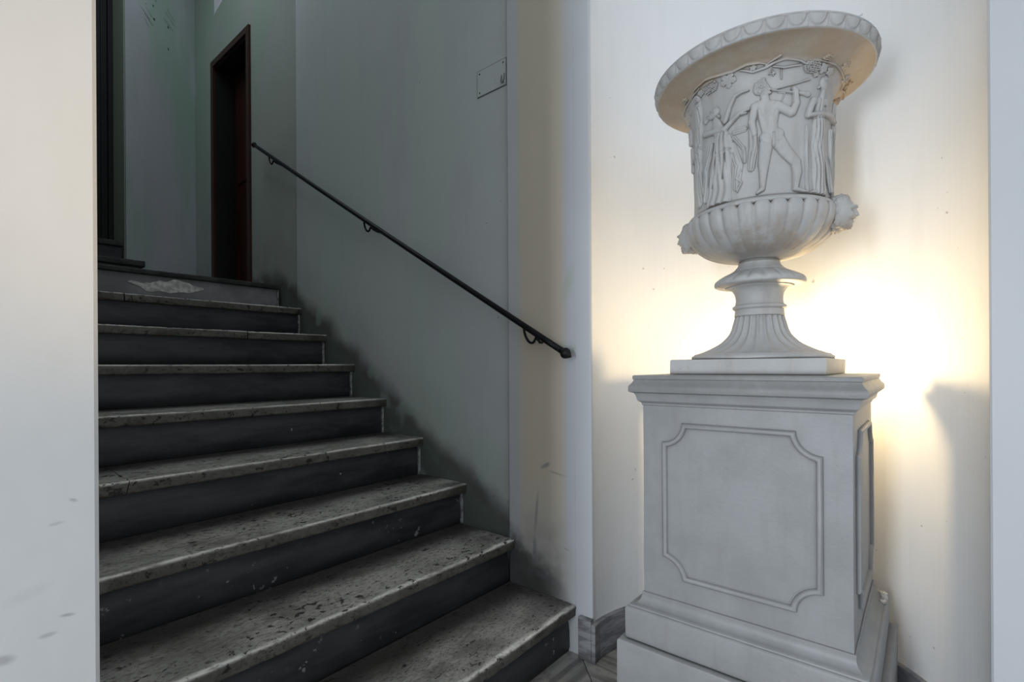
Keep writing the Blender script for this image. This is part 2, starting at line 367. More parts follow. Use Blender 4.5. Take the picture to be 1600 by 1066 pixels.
nt = mesh('paper_notice', [(XL - .002, 4.60, EYE + 1.915), (XL - .002, 4.44, EYE + 1.95), (XL - .002, 4.40, EYE + 2.25), (XL - .002, 4.60, EYE + 2.25),
      (XL, 4.60, EYE + 1.915), (XL, 4.44, EYE + 1.95), (XL, 4.40, EYE + 2.25), (XL, 4.60, EYE + 2.25)], [(0, 1, 2, 3), (7, 6, 5, 4), (0, 4, 5, 1), (1, 5, 6, 2), (2, 6, 7, 3), (3, 7, 4, 0)], M['paper'])
tag(nt, 'white paper high on the wall above the red-brown door', 'paper')
nt.location = (0, .0, 1.07)
# bare flecks where posters were torn off the far wall
u = Vector((XL + .02 - CX, 5.075 - CY, 0)).normalized(); nn = Vector((u.y, -u.x, 0))
fl = []; ff = []
random.seed(3)
spots = [(.24, 3.99, .014), (.30, 3.97, .008), (.31, 3.87, .011), (.25, 4.09, .012), (.31, 4.09, .010), (.275, 4.03, .006), (.48, 3.92, .009), (.48, 3.74, .010), (.33, 4.03, .005), (.22, 3.93, .004), (.26, 4.05, .006)]
for s, z, r in spots:
    b = len(fl)
    c = Vector((CX, CY, z)) + u * s + nn * .0015
    m_ = 9
    for k_ in range(m_):
        a = 2 * PI * k_ / m_; rr = r * random.uniform(.6, 1.2); fl.append(c + u * rr * math.cos(a) + Vector((0, 0, rr * math.sin(a))))
    for k_ in range(m_): fl.append(Vector(fl[b + k_]) - nn * .003)
    ff.append(tuple(range(b, b + m_)))
    for k_ in range(m_): ff.append((b + k_, b + (k_ + 1) % m_, b + m_ + (k_ + 1) % m_, b + m_ + k_))
for (s, z, l) in ((.17, 3.865, .09), (.20, 3.84, .10), (.22, 3.90, .07), (.42, 3.96, .12), (.44, 4.02, .12), (.46, 4.06, .1), (.20, 3.80, .05)):
    b = len(fl)
    for du, dz in ((0, 0), (l, -.035), (l, -.031), (0, .003)): fl.append(Vector((CX, CY, z + dz)) + u * (s + du) + nn * .001)
    ff.append((b, b + 1, b + 2, b + 3))
fo = mesh('poster_residue', fl, ff, M['fleck'], bpy.data.objects['wall_back']); fo['kind'] = 'stuff'

# ------------------------------------------------------------------ the door on the landing
d1 = struct(empty('door_1', (XL, (DY0 + DY1) / 2, LZ)))
def dbox(nm, x0, x1, ya, yb, z0, z1, bev=.002, parent=d1):
    return bmo(nm, box_bm(x0 - XL, x1 - XL, ya - (DY0 + DY1) / 2, yb - (DY0 + DY1) / 2, z0 - LZ, z1 - LZ), M['wood'], parent, bevel=bev)
FW = .05
dbox('door_casing', XL - .018, XL + .002, DY0 - .03, DY0 + .02, LZ, DZ1 + .045)
dbox('door_casing', XL - .018, XL + .002, DY1 - .02, DY1 + .03, LZ, DZ1 + .045)
dbox('door_casing', XL - .018, XL + .002, DY0 + .02, DY1 - .02, DZ1 - .005, DZ1 + .045)
dbox('door_jamb', XL, XL + .22, DY1 - .02, DY1 - .001, LZ, DZ1 - .002).data.materials[0] = M['black']
dbox('door_jamb', XL, XL + .22, DY0 + .001, DY0 + .02, LZ, DZ1 - .002).data.materials[0] = M['black']
dbox('door_jamb', XL, XL + .22, DY0 + .02, DY1 - .02, DZ1 - .02, DZ1 - .002).data.materials[0] = M['black']
leaf = dbox('door_leaf', XL + .16, XL + .20, DY0 + .021, DY1 - .021, LZ + .005, DZ1 - .022)
for z0, z1 in ((.15, .85), (1.0, 1.85)):
    for ya, yb in ((DY0 + .08, DY0 + .31), (DY1 - .31, DY1 - .08)):
        dbox('door_panel', XL + .148, XL + .162, ya, yb, LZ + z0, LZ + z1, .006, leaf)

# ================================================================== STAIRCASE
XS = .15
def nose_profile(dep, th=.044):
    pts = []
    for cx, cz, rr, a0, a1 in ((.011, -.011, .011, 90, 175), (.010, -th + .009, .009, 185, 262)):
        for k in range(5):
            a = R(a0 + (a1 - a0) * k / 4); pts.append((cx + rr * math.cos(a), cz + rr * math.sin(a)))
        if cz > -.02: pts.append((.0012, -th * .5))
    return [(dep, 0), (dep * .6, 0), (dep * .3, 0), (.075, 0), (.045, 0), (.028, 0)] + pts + [(.05, -th), (dep, -th)]
def tread(name, x0, x1, Y, Z, dep, m, parent, seed, crack0=False, crack1=False, th=.044):
    prof = nose_profile(dep, th); L = x1 - x0; n = max(8, int(L / .011)); vs = []; fs = []
    K = len(prof)
    for i in range(n + 1):
        t = i / n
        for k, (py, pz) in enumerate(prof):
            x = x0 + L * t
            if i == n and crack1: x += .010 * noise.noise(Vector((py * 25, pz * 25, seed)))* (1.5 if crack1 == 2 else .3)
            if i == 0 and crack0: x += .010 * noise.noise(Vector((py * 25, pz * 25, seed))) * (1.5 if crack0 == 2 else .3)
            front = max(0, 1 - py / .06)
            wx = noise.noise(Vector((x * 3, seed * 5.1, 0)))
            chip = noise.noise(Vector((x * 38, seed * 3.3, k * .35)))
            chip2 = noise.noise(Vector((x * 90, seed * 1.3, k * .8)))
            dy = front * (.004 * wx + .0035 * max(0, chip - .1) * 2 + .0012 * chip2)
            dz = -front * (.0016 * chip2 + .003 * max(0, chip - .15) * 2) * (1 if pz > -th * .5 else 0) - (.004 * math.exp(-((x - .85) / .5) ** 2) * max(0, 1 - py / .2) if pz > -th * .5 else 0)
            vs.append((x - (x0 + x1) / 2, py + dy, pz + dz))
    for i in range(n):
        for k in range(K):
            j = (k + 1) % K; fs.append((i * K + k, i * K + j, (i + 1) * K + j, (i + 1) * K + k))
    fs.append(tuple(range(K))[::-1]); fs.append(tuple(n * K + k for k in range(K)))
    o = mesh(name, vs, fs, m, parent, True, ((x0 + x1) / 2 - parent.location.x, Y - parent.location.y, Z - parent.location.z))
    o.data.set_sharp_from_angle(angle=R(50)) if hasattr(o.data, 'set_sharp_from_angle') else None
    return o
def riser(name, x0, x1, Y, z0, z1, m, parent):
    # slightly hollowed face under the nosing
    H = z1 - z0
    prof = [(.06, 0), (.006, 0), (.004, .006), (.0, .016), (.0, H * .55), (.004, H * .75), (.009, H * .88), (.006, H), (.06, H)]
    vs, fs = [], []; K = len(prof); n = 40
    for i in range(n + 1):
        x = x0 + (x1 - x0) * i / n
        for k, (py, pz) in enumerate(prof): vs.append((x - (x0 + x1) / 2, py + (.0015 * noise.noise(Vector((x * 4, z0 * 9, k))) if k not in (0, K - 1) else 0), pz))
    for i in range(n):
        for k in range(K):
            j = (k + 1) % K; fs.append((i * K + k, i * K + j, (i + 1) * K + j, (i + 1) * K + k))
    fs.append(tuple(range(K))[::-1]); fs.append(tuple(n * K + k for k in range(K)))
    o = mesh(name, vs, fs, m, parent, True, ((x0 + x1) / 2 - parent.location.x, Y - parent.location.y, z0 - parent.location.z))
    o.data.set_sharp_from_angle(angle=R(50)); return o

st = empty('staircase', (.9, T0, 0))
tag(st, 'worn travertine staircase with dark slate risers climbing between the pier and the handrail wall', 'staircase')
TH = .044
for i in range(8):
    Y, Z = T0 + i * TR, N0 + i * RS
    xr = (1.5985 if i < 2 else XW - .0015) if i else 1.612
    if i == 0: xr = 1.598
    xl = XS if i else XS - .0
    rx0 = XS
    if i == 0: xl = rx0 = -.9   # the lowest step runs on past the pier
    zb = 0.0 if i == 0 else Z - RS - .008
    if i == 0:
        xl = rx0 = XS
    splits = {7: [(.683, 1)], 6: [(1.16, 1)], 3: [(.43, 2)]}.get(i, [])
    cuts = [xl] + [s for s, _ in splits] + [xr]
    for j in range(len(cuts) - 1):
        a, b = cuts[j], cuts[j + 1]
        c0 = splits[j - 1][1] if j > 0 else False; c1 = splits[j][1] if j < len(splits) else False
        gap = .0012 if (splits and splits[0][1] == 2) else .003
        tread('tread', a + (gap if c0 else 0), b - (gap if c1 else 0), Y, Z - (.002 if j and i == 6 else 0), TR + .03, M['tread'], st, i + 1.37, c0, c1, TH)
    riser('riser', rx0, xr - .004, Y + .03, zb, Z - TH + .0, M['riser'], st)
core = [(T0 + .075, -.09)]
for i in range(8):
    core += [(T0 + i * TR + .075, N0 + i * RS - TH - .012), (T0 + (i + 1) * TR + .075, N0 + i * RS - TH - .012)]
core += [(T0 + 8 * TR + .075, LZ - .14), (T0 + 8 * TR + .3, LZ - .14), (T0 + 8 * TR + .3, -.09)]
bc = bmesh.new(); va = [bc.verts.new((XS - .9 + .002, y - T0, z)) for y, z in core]; vb = [bc.verts.new((1.596 - .9, y - T0, z)) for y, z in core]
for i in range(len(core)): bc.faces.new((va[i], va[(i + 1) % len(core)], vb[(i + 1) % len(core)], vb[i]))
bc.faces.new(va[::-1]); bc.faces.new(vb)
bmo('masonry_core', bc, M['grout'], st)
for i in range(2, 9):
    Y, Z = T0 + i * TR, N0 + i * RS; xr = 1.594 if i == 0 else XW - .005 if i < 8 else XW - .0015
    zb_ = 0 if i == 0 else Z - RS
    bf = bmesh.new()
    prof_ = [(xr - .010 - .004 * noise.noise(Vector((k * 1.3, i, 0))), zb_ + (Z - TH * .8 - zb_) * k / 8) for k in range(9)]
    A_ = [bf.verts.new((x - .9, Y + .024 - T0, z)) for x, z in prof_]; B_ = [bf.verts.new((xr - .9, Y + .020 - T0, z)) for x, z in prof_]
    A2 = [bf.verts.new((x - .9, Y + .034 - T0, z)) for x, z in prof_]; B2 = [bf.verts.new((xr - .9, Y + .034 - T0, z)) for x, z in prof_]
    for k in range(8):
        bf.faces.new((A_[k], B_[k], B_[k + 1], A_[k + 1])); bf.faces.new((A_[k], A_[k + 1], A2[k + 1], A2[k])); bf.faces.new((B_[k], B2[k], B2[k + 1], B_[k + 1]))
    bmo('mortar_fillet', bf, M['mortar'], st)
# top riser, painted grey, with a patch of exposed plaster, and the dark landing edge
Y, Z = T0 + 8 * TR, LZ
r9 = riser('riser', XS, XW - .0015, Y + .03, Z - RS - .008, Z - .032, M['landing_riser'], st)
cp = []; n_ = 46
top, bot = [], []
for i in range(n_ + 1):
    t = i / n_; x = .77 + (1.155 - .77) * t
    e = math.sin(PI * min(1, max(0, t))) ** .55
    ht = (.022 + .030 * noise.noise(Vector((x * 16, 1.4, 0))) + .009 * noise.noise(Vector((x * 60, 1, 0)))) * e
    hb = (.040 + .022 * noise.noise(Vector((x * 11, 5, 0))) + .004 * noise.noise(Vector((x * 50, 6, 0)))) * e
    if t < .22: hb *= .35 + 2.9 * t
    top.append((x, ht)); bot.append((x, -hb))
vs = [(x, -.0065 + .001 * noise.noise(Vector((x * 60, h * 60, 0))), h) for x, h in top] + [(x, -.0065, h) for x, h in bot] + [(x, 0, h) for x, h in top] + [(x, 0, h) for x, h in bot]
fs = []; q = n_ + 1
for i in range(n_):
    fs += [(i, q + i, q + i + 1, i + 1), (2 * q + i, i, i + 1, 2 * q + i + 1), (q + i, 3 * q + i, 3 * q + i + 1, q + i + 1)]
ch = mesh('exposed_plaster', vs, fs, M['raw_plaster'], st, False, (-.9, Y + .0315 - T0, Z - .082)); ch['label'] = 'pale broken plaster patch on the top riser'
ln = struct(bmo('floor_landing', box_bm(XS, XL + .001, Y + .09, 5.4, Z - .12, Z - .002), M['landing_edge']))
tread('landing_edge', XS, XW - .0015, Y, Z, .1, M['landing_edge'], st, 11.3, th=.032)

# rough old plaster lumps between step ends and wall are part of the wall's grime; the short upper flight
uf = empty('upper_flight', (.6, 4.2, LZ))
tag(uf, 'two dark steps rising from the landing to the black doorway at far left', 'staircase')
for i in range(2):
    Y2, Z2 = 4.20 + i * .33, LZ + (i + 1) * RS
    xr = 1.01 if i == 0 else .985
    tread('tread', XS, xr + (.03 if i == 0 else 0), Y2, Z2, .285 if i == 0 else .40, M['landing_edge'], uf, 20 + i, th=.045)
    riser('riser', XS, xr, Y2 + .03, Z2 - RS + .0005, Z2 - .045, M['riser'], uf)
    if i == 1: bmo('step_core', box_bm(XS - .6, .98 - .6, Y2 + .09 - 4.2, 5.3 - 4.2, .0, 2 * RS - .046), M['landing_edge'], uf)

# ================================================================== HANDRAIL
hr = empty('handrail', (XW, 2.3, N0 + .9))
tag(hr, 'thin black iron handrail running up the stair wall on ring brackets', 'handrail')
A = Vector((1.552, 1.05, EYE + .060)); B = Vector((1.552, 3.655, EYE + 1.583)); off = Vector(hr.location)
def sag(t): return Vector((0, 0, -.006 * math.sin(PI * t)))
tube('rail', [A + (B - A) * t + sag(t) - off for t in [i / 30 for i in range(31)]], .0122, M['iron'], hr, 16)
dr = (B - A).normalized()
# bulb finial at the foot, small ball at the head
prof = [(0, .006), (.006, .0135), (.012, .0125), (.016, .015), (.022, .0195), (.030, .0215), (.038, .0195), (.046, .014), (.052, .0085), (.058, .004)]
tube('finial', [A - dr * (p - .006) - off for p, r in prof], [r for p, r in prof], M['iron'], hr, 20)
tube('end_knob', [B + dr * p - off for p in (-.012, -.006, .004, .012, .017)], [.012, .017, .019, .014, .004], M['iron'], hr, 16)
for t in (.0575, .478, .905):
    c = A + (B - A) * t + sag(t) - off
    # an open iron ring hanging below the rail, its tail let into the wall
    wallx = (1.6 if t < .1 else XW if t < .8 else XL) - off.x
    pts = []
    for k in range(13):
        a = PI * .92 * k / 12
        pts.append(c + Vector((.004, 0, 0)) + dr * (.034 * math.cos(a)) + Vector((0, 0, -.006 - .046 * math.sin(a))))
    e = pts[-1]
    pts += [Vector((e.x + .018, e.y - .002, e.z - .012)), Vector((wallx - .02, e.y - .002, e.z - .018)), Vector((wallx + .004, e.y - .002, e.z - .018))]
    tube('rail_bracket', pts, .0052, M['iron'], hr, 10)

# ================================================================== PEDESTAL
PX, PY = 1.66, .39
pd = empty('pedestal', (PX, PY, 0))
tag(pd, 'grey painted stone pedestal with notched-corner panels in the niche under the urn', 'pedestal')
def sq_loft(name, prof, m, parent, jitter=0):
    """square plan loft: prof = (half width, z)"""
    bm = bmesh.new(); rings = []
    n = 10
    for h, z in prof:
        ring = []
        for s in range(4):
            for k in range(n):
                t = -1 + 2 * k / n
                x, y = [(t, -1), (1, t), (-t, 1), (-1, -t)][s]
                cx, cy = x * h, y * h
                d = .0012 * noise.noise(Vector((cx * 14, cy * 14, z * 30))) * jitter
                ring.append(bm.verts.new((cx * (1 + d / max(h, .01)), cy * (1 + d / max(h, .01)), z)))
        rings.append(ring)
    N = len(rings[0])
    for a, b in zip(rings, rings[1:]):
        for k in range(N): bm.faces.new((a[k], a[(k + 1) % N], b[(k + 1) % N], b[k]))
    bm.faces.new(rings[0][::-1]); bm.faces.new(rings[-1])
    o = bmo(name, bm, m, parent)
    o.data.shade_smooth(); o.data.set_sharp_from_angle(angle=R(28)); return o
HB = .2605
zb, zt = EYE - .677, EYE - .118
sq_loft('base_plinth', [(.319, 0), (.32, .003), (.321, EYE - .822), (.319, EYE - .816), (.315, EYE - .8145), (.30, EYE - .8145)], M['pedestal'], pd, 1)
bp = sq_loft('base_moulding', [(.297, EYE - .8145), (.301, EYE - .811), (.3025, EYE - .806), (.3025, EYE - .727), (.301, EYE - .721), (.298, EYE - .718), (.294, EYE - .7175), (.293, EYE - .714),
    (.2895, EYE - .7115), (.283, EYE - .7105), (.276, EYE - .7075), (.270, EYE - .702), (.2665, EYE - .695), (.265, EYE - .687), (.2655, EYE - .683), (.2655, EYE - .679), (.2635, zb), (HB, zb)], M['pedestal'], pd, 1)
die = sq_loft('die', [(HB, zb), (HB, zb + .1), (HB, zb + .3), (HB, zt - .1), (HB, zt)], M['pedestal'], pd, 1)
sq_loft('cornice', [(HB, zt - .001), (HB + .003, zt + .001), (HB + .0035, zt + .006), (HB + .008, zt + .009), (HB + .013, zt + .013), (HB + .0155, zt + .022), (HB + .017, zt + .030), (HB + .0205, zt + .036), (HB + .026, zt + .038),
    (HB + .0315, zt + .040), (HB + .033, zt + .045), (HB + .033, zt + .055), (HB + .031, zt + .059), (HB + .026, zt + .064), (HB + .021, zt + .073), (HB + .0205, zt + .0765), (HB + .023, zt + .078),
    (HB + .0235, zt + .086), (HB + .021, EYE - .029), (HB - .01, EYE - .0275), (.1, EYE - .027)], M['pedestal'], pd, 1)
# panels: raised bead following a rectangle with hollow-cut corners
zc = (EYE - .165 + EYE - .616) / 2
def outline(hw, hh, nr, n=9):
    pts = []
    for sx, sz, a0 in ((1, 1, 270), (-1, 1, 0), (-1, -1, 90), (1, -1, 180)):
        seg = []
        for k in range(n + 1):
            a = R(a0 - 90 * k / n); seg.append((sx * hw + nr * math.cos(a), sz * hh + nr * math.sin(a)))
        pts += seg
    return pts
def resample(pts): return pts
def panel_parts(rotz):
    prof = [(0, 0), (.0003, .0040), (.0015, .0075), (.0045, .0105), (.0085, .0112), (.0120, .0098), (.0142, .0065), (.0152, .0020), (.0155, .0012), (.0185, .0012), (.0195, 0)]
    # rings inset from the outline by d, standing h proud of the face
    rings = []
    for d, h in prof:
        hw, hh, nr = .2015 - d, .2255 - d, .058
        pts = []
        for sx, sz, a0, a1 in ((1, 1, 180, 270), (1, -1, 90, 180), (-1, -1, 0, 90), (-1, 1, 270, 360)):
            for k in range(9):
                a = R(a0 + (a1 - a0) * k / 8)
                cxp, czp = sx * (hw + d), sz * (hh + d)
                r2 = nr + d
                u_, v_ = cxp + r2 * math.cos(a), czp + r2 * math.sin(a)
                u_ = max(-hw, min(hw, u_)); v_ = max(-hh, min(hh, v_))
                pts.append((u_, v_, h))
        rings.append(pts)
    N = len(rings[0]); vs = []; fs = []
    rot = Matrix.Rotation(rotz, 4, 'Z')
    for ring in rings:
        for u_, v_, h in ring: vs.append(rot @ Vector((-HB - h + .0006, -u_, v_ + zc)))
    for i in range(len(rings) - 1):
        for k in range(N): fs.append((i * N + k, i * N + (k + 1) % N, (i + 1) * N + (k + 1) % N, (i + 1) * N + k))
    bm = bmesh.new(); bvs = [bm.verts.new(v) for v in vs]
    for f in fs: bm.faces.new([bvs[i] for i in f])
    o = bmo('panel_moulding', bm, M['pedestal'], die); o.data.shade_smooth(); o.data.set_sharp_from_angle(angle=R(35))
for k in range(4): panel_parts(k * PI / 2)

# ================================================================== URN
UZ = EYE
ur = empty('urn', (PX, PY, UZ - .027))
tag(ur, 'white stone urn with carved dancing figures, fluted foot and mask heads, on the pedestal', 'urn')
UL = (0, 0, .027)                          # profile heights below are measured from eye level
US = M['urn']
sq_loft('foot_slab', [(.1995, -.0265), (.2005, -.025), (.201, -.022), (.201, .012), (.2, .0155), (.198, .017), (.15, .0172)], US, ur, 1).location = UL
def catmull(pts, n=6):
    out = []
    for i in range(len(pts) - 1):
        p0 = pts[max(i - 1, 0)]; p1 = pts[i]; p2 = pts[i + 1]; p3 = pts[min(i + 2, len(pts) - 1)]
        for k in range(n):
            t = k / n
            out.append(tuple(.5 * ((2 * b) + (-a + c) * t + (2 * a - 5 * b + 4 * c - d) * t * t + (-a + 3 * b - 3 * c + d) * t ** 3) for a, b, c, d in zip(p0, p1, p2, p3)))
    out.append(pts[-1]); return out
# fluted foot
NF = 24
def flute(r, z, a, k):
    f = (a * NF / (2 * PI) + .35) % 1
    if z < .0330 or z > .150: return r, z
    w = min(1, (z - .033) / .006) * min(1, (.150 - z) / .004)
    e = abs(f - .5) * 2                     # 1 at the ridge
    ridge = max(0, (e - .80) / .20); ridge = ridge * ridge * (3 - 2 * ridge)
    hollow = (1 - (e / .8) ** 2) if e < .8 else 0
    return r + w * (.0022 * ridge - .0062 * hollow * (r / .1) ** .7), z + w * (-.001 * hollow)
foot = [(.187, .0172), (.1945, .0172), (.196, .020), (.196, .025), (.1935, .0275), (.189, .029), (.187, .0325)] + catmull([(.181, .0338), (.163, .0395), (.144, .0475), (.124, .058), (.109, .0675), (.094, .0815), (.084, .0945), (.0775, .109), (.0735, .124), (.0695, .138), (.067, .149)], 5)
lathe('foot', foot, US, ur, 24 * 16, flute, loc=UL)
lathe('stem', [(.066, .1485), (.0695, .149), (.070, .152), (.069, .156), (.068, .166), (.068, .169), (.0715, .170), (.0745, .173), (.0755, .176), (.0745, .1795), (.071, .182), (.068, .1825), (.0672, .186), (.0655, .194), (.0655, .203), (.067, .212),
    (.0695, .220), (.0735, .227), (.079, .2325), (.088, .2365), (.096, .2385)], US, ur, 96, loc=UL)
NPET = 18
def petals(r, z, a, k):
    if z < .247 or z > .284: return r, z
    f = (a * NPET / (2 * PI)) % 1; e = abs(f - .5) * 2
    w = math.sin(PI * (z - .247) / .037)
    return r - .0045 * w * max(0, (e - .70) / .30) + .0022 * w * (1 - e) , z - .002 * w * max(0, (e - .70) / .30)
lathe('stem_collar', [(.085, .2375), (.098, .239), (.112, .2405), (.122, .242), (.126, .2445)] + catmull([(.1268, .2475), (.126, .2525), (.122, .2595), (.113, .2665), (.101, .2735), (.090, .279), (.081, .284)], 4) +
      [(.076, .2855), (.0735, .2865), (.0735, .289), (.070, .291), (.066, .296), (.060, .303), (.0575, .309), (.0575, .312), (.0545, .3135), (.053, .318), (.053, .328)], US, ur, 18 * 10, petals, loc=UL)
# gadrooned bowl
NG = 30
def gad(r, z, a, k):
    f = (a * NG / (2 * PI) + .18) % 1; e = abs(f - .5) * 2
    if z < .3225: return r, z
    w = min(1, (r - .062) / .035) if r > .062 else 0
    lobe = math.sqrt(max(0, 1 - min(1, e / .90) ** 2.6))
    amp = .0075 * (r / .2) * w
    fil = .0062 * max(0, (e - .88) / .12)
    # rounded upper ends of the lobes
    dz = 0
    if z > .425: dz = -.009 * (1 - lobe) * min(1, (z - .425) / .02)
    return r - amp + amp * lobe + fil * w * .8, z + dz
bowl = [(.052, .318), (.060, .3195)] + catmull([(.068, .3225), (.086, .3245), (.108, .3275), (.132, .334), (.155, .3445), (.175, .3585), (.191, .3755), (.202, .394), (.2085, .412), (.2105, .428), (.2085, .440), (.204, .4475)], 5) + [(.198, .452), (.188, .455)]
lathe('gadrooned_bowl', bowl, US, ur, 30 * 14, gad, loc=UL)
lathe('bowl_rim', [(.193, .441), (.2005, .4425), (.2035, .446), (.2035, .4505), (.2005, .4545), (.195, .4575), (.190, .4605), (.187, .462)], US, ur, 128, loc=UL)
PROF = [(.205, .40), (.205, .44), (.1875, .46), (.185, .50), (.187, .60), (.19, .70), (.193, .75), (.20, .785), (.215, .808), (.25, .826), (.28, .835), (.298, .838)]
PZ = [p[1] for p in PROF]; PR = [p[0] for p in PROF]
body = catmull([(.187, .461), (.185, .50), (.1855, .55), (.187, .60), (.1885, .65), (.19, .70), (.193, .75), (.20, .785), (.215, .808), (.232, .818), (.25, .8265), (.272, .834), (.29, .8375)], 4) + [(.2935, .8385)]
inner = [(.262, .862), (.235, .852), (.21, .835), (.19, .80), (.178, .72), (.172, .6), (.165, .5), (.12, .46), (.02, .45)]
vb = lathe('vase_body', body + [(.29, .860)] + inner, M['urn_vase'], ur, 160, lambda r, z, a, k: (r + .0008 * noise.noise(Vector((math.cos(a) * 4, math.sin(a) * 4, z * 20))), z), loc=UL)
# rim with egg and dart
NE = 38
def egg(r, z, a, k):
    if k < 3 or k > 16: return r, z
    f = (a * NE / (2 * PI) + .3) % 1; x = (f - .5) * 2          # -1..1 across one egg
    v = (z - .8405) / .0275                                      # 0..1 up the band
    e = (x / .78) ** 2 + ((1.02 - v) / .86) ** 2
    h = 0
    if e < 1: h = .0050 * math.sqrt(1 - e) - .0010
    if .8 < e < 1.25: h += .0022 * max(0, 1 - abs(e - 1.05) / .2)
    dart = max(0, 1 - abs(abs(x) - 1) / (.05 + .14 * (1 - v)))
    h += .0040 * dart * dart
    if e >= 1.2: h -= .0024
    return r + h, z
band = [(.286, .8375), (.2945, .8383), (.297, .8395)] + [(.2985 + .004 * (i / 14), .8405 + .0275 * i / 14) for i in range(15)] + [(.3045, .8695), (.304, .8725), (.300, .874), (.285, .8725), (.27, .867), (.258, .861)]
lathe('egg_and_dart_rim', band, US, ur, 38 * 22, egg, loc=UL)

